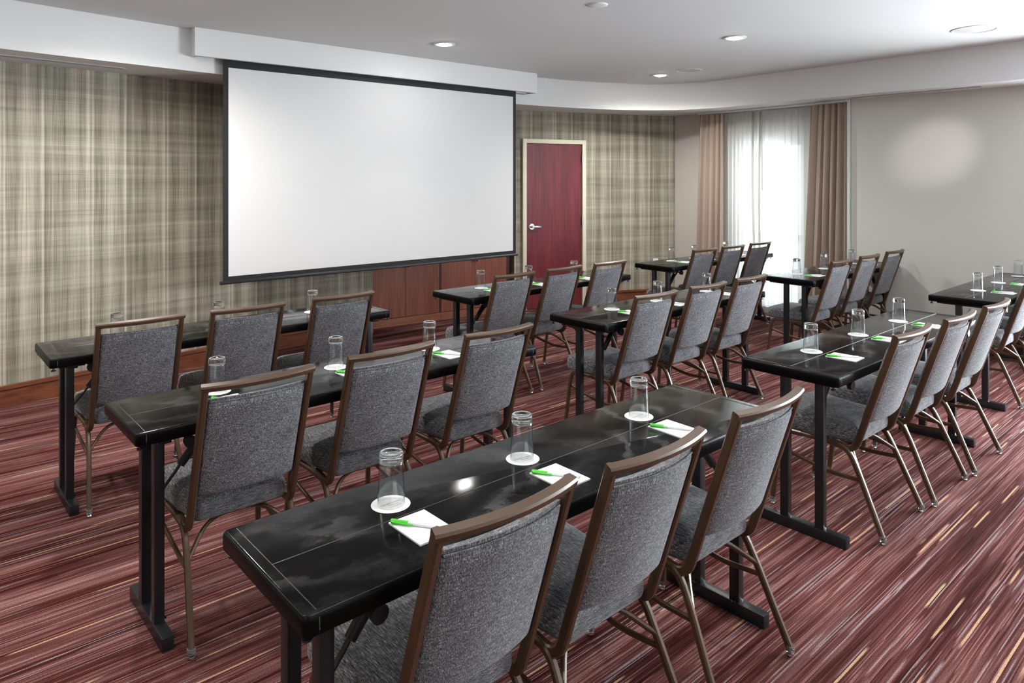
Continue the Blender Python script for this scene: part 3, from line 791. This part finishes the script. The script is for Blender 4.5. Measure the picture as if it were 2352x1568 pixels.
# ------------------------------------------------------------------ training table (origin: far left corner of the top on the floor)
TW, TT = .457, .760
def make_table(name_label, Lx, loc, rot):
    t = thing('folding_table', name_label, 'table', (*loc, 0), rot, 'narrow black training tables')
    # local: x 0..Lx, y 0..-TW
    bm = bmesh.new(); th = .044; R = .020; n = 4
    prof = [(.003, TT-th), (0, TT-th+.004), (0, TT-.009), (.0015, TT-.004), (.005, TT-.0008), (.009, TT)]
    def ring(ins, z):
        out = []; cr = .016
        for cxx, cyy, a0 in ((Lx-cr, -cr, 0), (cr, -cr, PI/2), (cr, -TW+cr, PI), (Lx-cr, -TW+cr, 1.5*PI)):
            for k in range(n+1):
                a = a0+PI/2*k/n; rr = max(.002, cr-ins); q = (cr-rr) if False else 0
                out.append(bm.verts.new((cxx+rr*math.cos(a), cyy+rr*math.sin(a), z)))
        return out
    rg = [ring(i, z) for i, z in prof]; m = len(rg[0])
    for a, b in zip(rg, rg[1:]):
        for i in range(m): bm.faces.new((a[i], a[(i+1) % m], b[(i+1) % m], b[i]))
    bm.faces.new(rg[0][::-1]); bm.faces.new(rg[-1])
    top = obj('tabletop', bm, M['top'], t, 50)
    bm = bmesh.new()
    add_tube(bm, [(.032, -TW/2, TT), (Lx-.032, -TW/2, TT)], .0011, 6)
    for x in (.032, Lx-.032): add_tube(bm, [(x, -.016, TT-.0006), (x, -TW+.016, TT-.0006), (x, -TW+.001, TT-.008), (x, -TW-.0005, TT-.03), (x, -TW, TT-.043)], .0014, 6)
    obj('seam', bm, M['seam'], top, 60)
    for x, s in ((.100, 1), (Lx-.088, -1)):
        bm = bmesh.new()
        box2(bm, (x-.020, -.455, 0), (x+.020, -.035, .048), bev=.003)
        for y in (-.335, -.172): box2(bm, (x-.017, y-.020, .046), (x+.017, y+.020, .700), bev=.003)
        box2(bm, (x-.022, -.42, .694), (x+.022, -.06, .718), bev=.003)
        for y in (-.335, -.172):
            for q in (-1, 1): add_cyl(bm, (x+s*.017, y+q*.0, .05), (x+s*.017, y, .056), .012, .006, 8)
        add_cyl(bm, (x-s*.018, -.335, .52), (x-s*.0165, -.335, .52), .006, n=10)
        g = obj('leg', bm, M['black_metal'], t)
        bm = bmesh.new()   # folding strut with its sleeve
        add_sweep(bm, fillet([(x+s*.012, -.29, .47), (x+s*.075, -.29, .545), (x+s*.095, -.29, .575), (x+s*.255, -.29, .70)], .02), .016, .006, (0, 1, 0))
        add_cyl(bm, (x+s*.088, -.29, .560), (x+s*.165, -.29, .655), .015, .017, 16)
        obj('brace', bm, M['black_plastic'], t)
        bm = bmesh.new(); add_cyl(bm, (x+s*.075, -.425, .692), (x+s*.075, -.445, .692), .019, .021, 20); add_cyl(bm, (x+s*.075, -.36, .695), (x+s*.075, -.43, .693), .006, n=10)
        box2(bm, (x+s*.066, -.40, .695), (x+s*.084, -.34, .717)); obj('knob', bm, M['black_plastic'], t)
        for y in (-.02, -TW+.03):
            bm = bmesh.new(); add_cyl(bm, (x-s*.080, y, .700), (x-s*.080, y, TT-.043), .004, n=8); add_cyl(bm, (x-s*.080, y, .698), (x-s*.080, y, .702), .011, n=12)
            obj('bumper', bm, M['black_plastic'], t)
        bm = bmesh.new(); box2(bm, (x-.055, -TW+.045, .700), (x+.055, -.045, .717), bev=.004); obj('mounting_plate', bm, M['black_metal'], t)
    return t

# ------------------------------------------------------------------ small table settings
def txt(body, size, name='print'):
    cu = bpy.data.curves.new('t', 'FONT'); cu.body = body; cu.size = size; cu.align_x = 'CENTER'; cu.align_y = 'CENTER'; cu.resolution_u = 2
    o = bpy.data.objects.new('t', cu); me = bpy.data.meshes.new_from_object(o); me.name = name
    bpy.data.objects.remove(o); bpy.data.curves.remove(cu); return me
def merge_text(parts):
    bm = bmesh.new()
    for me, off, mi, rz in parts:
        b2 = bmesh.new(); b2.from_mesh(me)
        for f in b2.faces: f.material_index = mi
        b2.transform(Matrix.Translation(off) @ Matrix.Rotation(rz, 4, 'Z')); tmp = bpy.data.meshes.new('x'); b2.to_mesh(tmp); b2.free(); bm.from_mesh(tmp); bpy.data.meshes.remove(tmp)
    return bm
def make_glass():
    bm = bmesh.new()   # upturned: rim down at z=0, thick base on top
    H_ = .135
    side = [(.0345, .0), (.0356, .0008), (.0361, .0022), (.0358, .005), (.0343, .04), (.0324, .085), (.0316, H_-.030), (.0312, H_-.026)]
    base = [(.0312, H_-.026), (.0308, H_-.022), (.0315, H_-.018), (.0315, H_-.006), (.0306, H_-.001), (.0285, H_), (.0240, H_), (.0200, H_-.004), (0, H_-.005)]
    under = [(0, H_-.024), (.020, H_-.0245), (.0285, H_-.027), (.0312, H_-.026)]
    add_lathe(bm, side, 40, 0); add_lathe(bm, [(max(0, a-.0016), z+.0003) for a, z in side[1:-1]], 40, 0); add_lathe(bm, base, 40, 1); add_lathe(bm, under, 40, 1)
    bmesh.ops.remove_doubles(bm, verts=bm.verts[:], dist=1e-6)
    o = obj('tumbler', bm, [M['glass_wall'], M['glass']], None, 55)
    return tag(o, 'x', 'glass', 'upturned tumblers on coasters')
def make_coaster():
    r = thing('coaster', 'x', 'coaster', (0, 0, 0), 0, 'round white paper coasters')
    bm = bmesh.new(); add_lathe(bm, [(0, 0), (.0505, 0), (.0510, .0006), (.0505, .0014), (0, .0014)], 40); obj('card', bm, M['coaster'], r)
    bm = merge_text([(txt('COURTYARD', .0098), Vector((0, .003, .0016)), 0, 0), (txt('Marriott', .0082), Vector((.004, -.0065, .0016)), 0, 0)])
    for k in range(8): box2(bm, (-.014+k*.0045, -.0185, .00145), (-.0115+k*.0045, -.0150, .0016), mi=1)
    obj('print', bm, [M['ink'], M['ink_pale']], r, 0); return r
def make_pad():
    r = thing('notepad', 'x', 'notepad', (0, 0, 0), 0, 'white notepads on the tables')
    bm = bmesh.new(); box2(bm, (0, -.140, 0), (.105, 0, .0035))
    vs = [v for v in bm.verts if v.co.y < -.1 and v.co.z > .001]
    for v in vs: v.co.z += .0006
    obj('sheets', bm, M['paper'], r, 0)
    bm = merge_text([(txt('COURTYARD', .0052), Vector((.0525, -.012, .0038)), 0, 0), (txt('Marriott', .0045), Vector((.0525, -.018, .0038)), 0, 0)])
    box2(bm, (.030, -.0245, .0036), (.075, -.0238, .0038)); obj('print', bm, M['ink_pale'], r, 0); return r
def make_pen():
    r = thing('pen', 'x', 'pen', (0, 0, 0), 0, 'white pens with green caps')
    # along +X from the cap end, lying at radius height
    R = .0052
    bm = bmesh.new(); add_cyl(bm, (.040, 0, R), (.135, 0, R), .0046, .0046, 16); add_cyl(bm, (.135, 0, R), (.1385, 0, R), .0046, .0030, 16); obj('barrel', bm, M['white_plastic'], r)
    bm = bmesh.new(); add_cyl(bm, (.001, 0, R), (.046, 0, R), .0052, .0052, 18); add_cyl(bm, (0, 0, R), (.001, 0, R), .0045, .0052, 18)
    obj('cap', bm, M['green'], r)
    bm = bmesh.new(); box2(bm, (.003, -.0075, R-.0015), (.010, -.0045, R+.0025)); box2(bm, (.004, -.0095, R-.0015), (.060, -.0065, R+.0022), bev=.0007); obj('clip', bm, M['green'], r)
    bm = merge_text([(txt('COURTYARD Marriott', .0042), Vector((.090, 0, R+.0047)), 0, 0)]); obj('print', bm, M['ink'], r, 0)
    bm = bmesh.new(); add_cyl(bm, (.1385, 0, R), (.1400, 0, R), .0030, n=12); obj('end_plug', bm, M['green'], r)
    return r

TABLES = {  # far-left corner, length, turn, wording
 'A': ((.545, 4.335), 1.845, .003, 'left table of the screen-side row'),
 'B': ((.598, 3.015), 1.84, .006, 'left table of the middle row'),
 'C': ((.592, 1.731), 1.838, .0, 'left table of the near row'),
 'D': ((3.040, 4.355), 1.82, .014, 'centre table of the screen-side row'),
 'E': ((3.080, 3.140), 1.83, -.002, 'centre table of the middle row'),
 'F': ((3.005, 1.768), 1.93, -.003, 'centre table of the near row'),
 'G': ((5.550, 4.440), 1.92, .001, 'right table of the screen-side row'),
 'H': ((5.695, 3.145), 1.81, -.010, 'right table of the middle row'),
 'I': ((5.650, 1.822), 1.83, .002, 'right table of the near row')}
TLAB = {
 'A': 'narrow black vinyl table at the far left, parallel to the plaid wall under the screen',
 'B': 'narrow black table on the left, between the far-left and the front left tables',
 'C': 'large-looking glossy black table in the foreground with swirling scuffs',
 'D': 'narrow black table standing before the red door and the right cabinet',
 'E': 'narrow black table in the very middle of the nine tables',
 'F': 'glossy black table right of the foreground table, in the same row',
 'G': 'narrow black table in the far corner in front of the bright sheer curtains',
 'H': 'narrow black table in front of the right drape and greige wall',
 'I': 'black table at the right edge of the picture, partly cut off'}
CHAIRS = {'A': [(.915, 3.785, 0), (1.435, 3.765, 0), (2.005, 3.775, 0)], 'B': [(.965, 2.425, -.01), (1.515, 2.445, 0), (2.085, 2.445, 0)],
 'C': [(.988, 1.126, 0), (1.483, 1.105, 0), (2.052, 1.105, 0)], 'D': [(3.37, 3.785, .04), (3.90, 3.80, .05), (4.44, 3.80, .02)],
 'E': [(3.44, 2.58, -.01), (3.985, 2.575, -.01), (4.53, 2.58, 0)], 'F': [(3.493, 1.184, 0), (4.055, 1.157, 0), (4.612, 1.137, 0)],
 'G': [(5.93, 3.87, 0), (6.44, 3.87, -.01), (7.00, 3.88, -.02)], 'H': [(5.99, 2.58, 0), (6.57, 2.585, 0), (7.17, 2.59, 0)],
 'I': [(6.115, 1.27, 0), (6.70, 1.25, 0), (7.22, 1.25, 0)]}
COAST = {'A': [(.885, 4.145), (1.405, 4.15), (1.99, 4.165)], 'B': [(.965, 2.862), (1.487, 2.879), (1.996, 2.878)], 'C': [(.970, 1.575), (1.426, 1.566), (1.990, 1.571)],
 'D': [(3.40, 4.21), (3.87, 4.18), (4.40, 4.17)], 'E': [(3.485, 2.97), (3.955, 2.96), (4.56, 2.965)], 'F': [(3.369, 1.601), (3.916, 1.603), (4.463, 1.597)],
 'G': [(5.965, 4.29), (6.36, 4.285), (6.98, 4.29)], 'H': [(5.99, 2.98), (6.54, 2.985), (7.13, 2.98)], 'I': [(6.136, 1.635), (6.718, 1.65), (7.279, 1.643)]}
SEAT = ['left', 'middle', 'right']
chair0 = make_chair(); glass0 = make_glass(); coaster0 = make_coaster(); pad0 = make_pad(); pen0 = make_pen()
used = set()
def put(src, loc, rz, label, scale=None):
    if src.name not in used:
        used.add(src.name); src.location = loc; src.rotation_euler = (0, 0, rz); src['label'] = label
        if scale: src.scale = scale
        return src
    return dup(src, loc, rz, label, scale)
rnd = random.Random(11)
for key, (loc, Lx, rot, words) in TABLES.items():
    make_table(TLAB[key], Lx, loc, rot)
    for k, (x, y, rz) in enumerate(CHAIRS[key]):
        put(chair0, (x, y+.045, 0), rz, 'grey tweed banquet chair, %s seat at the %s' % (SEAT[k], words), (1.07, 1, 1) if key == 'F' else None)
    for k, (x, y) in enumerate(COAST[key]):
        z = TT+.0005
        put(coaster0, (x, y, z), rnd.uniform(-.25, .1) if (key, k) != ('C', 0) else .02, 'round white coaster under the tumbler, %s seat, %s' % (SEAT[k], words))
        put(glass0, (x+rnd.uniform(-.004, .002), y+rnd.uniform(-.004, .001), z+.0016), rnd.uniform(0, 6), 'upturned clear tumbler, %s seat, %s' % (SEAT[k], words))
        px0, py0 = x-.055+rnd.uniform(-.008, .008), y-.088+rnd.uniform(-.006, .003); rz = rnd.uniform(-.06, .06)
        put(pad0, (px0, py0, z), rz, 'white notepad, %s seat, %s' % (SEAT[k], words))
        put(pen0, (px0+.004, py0-.006, z+.0038), -1.02+rnd.uniform(-.09, .05)+rz, 'green-capped white pen, %s seat, %s' % (SEAT[k], words))
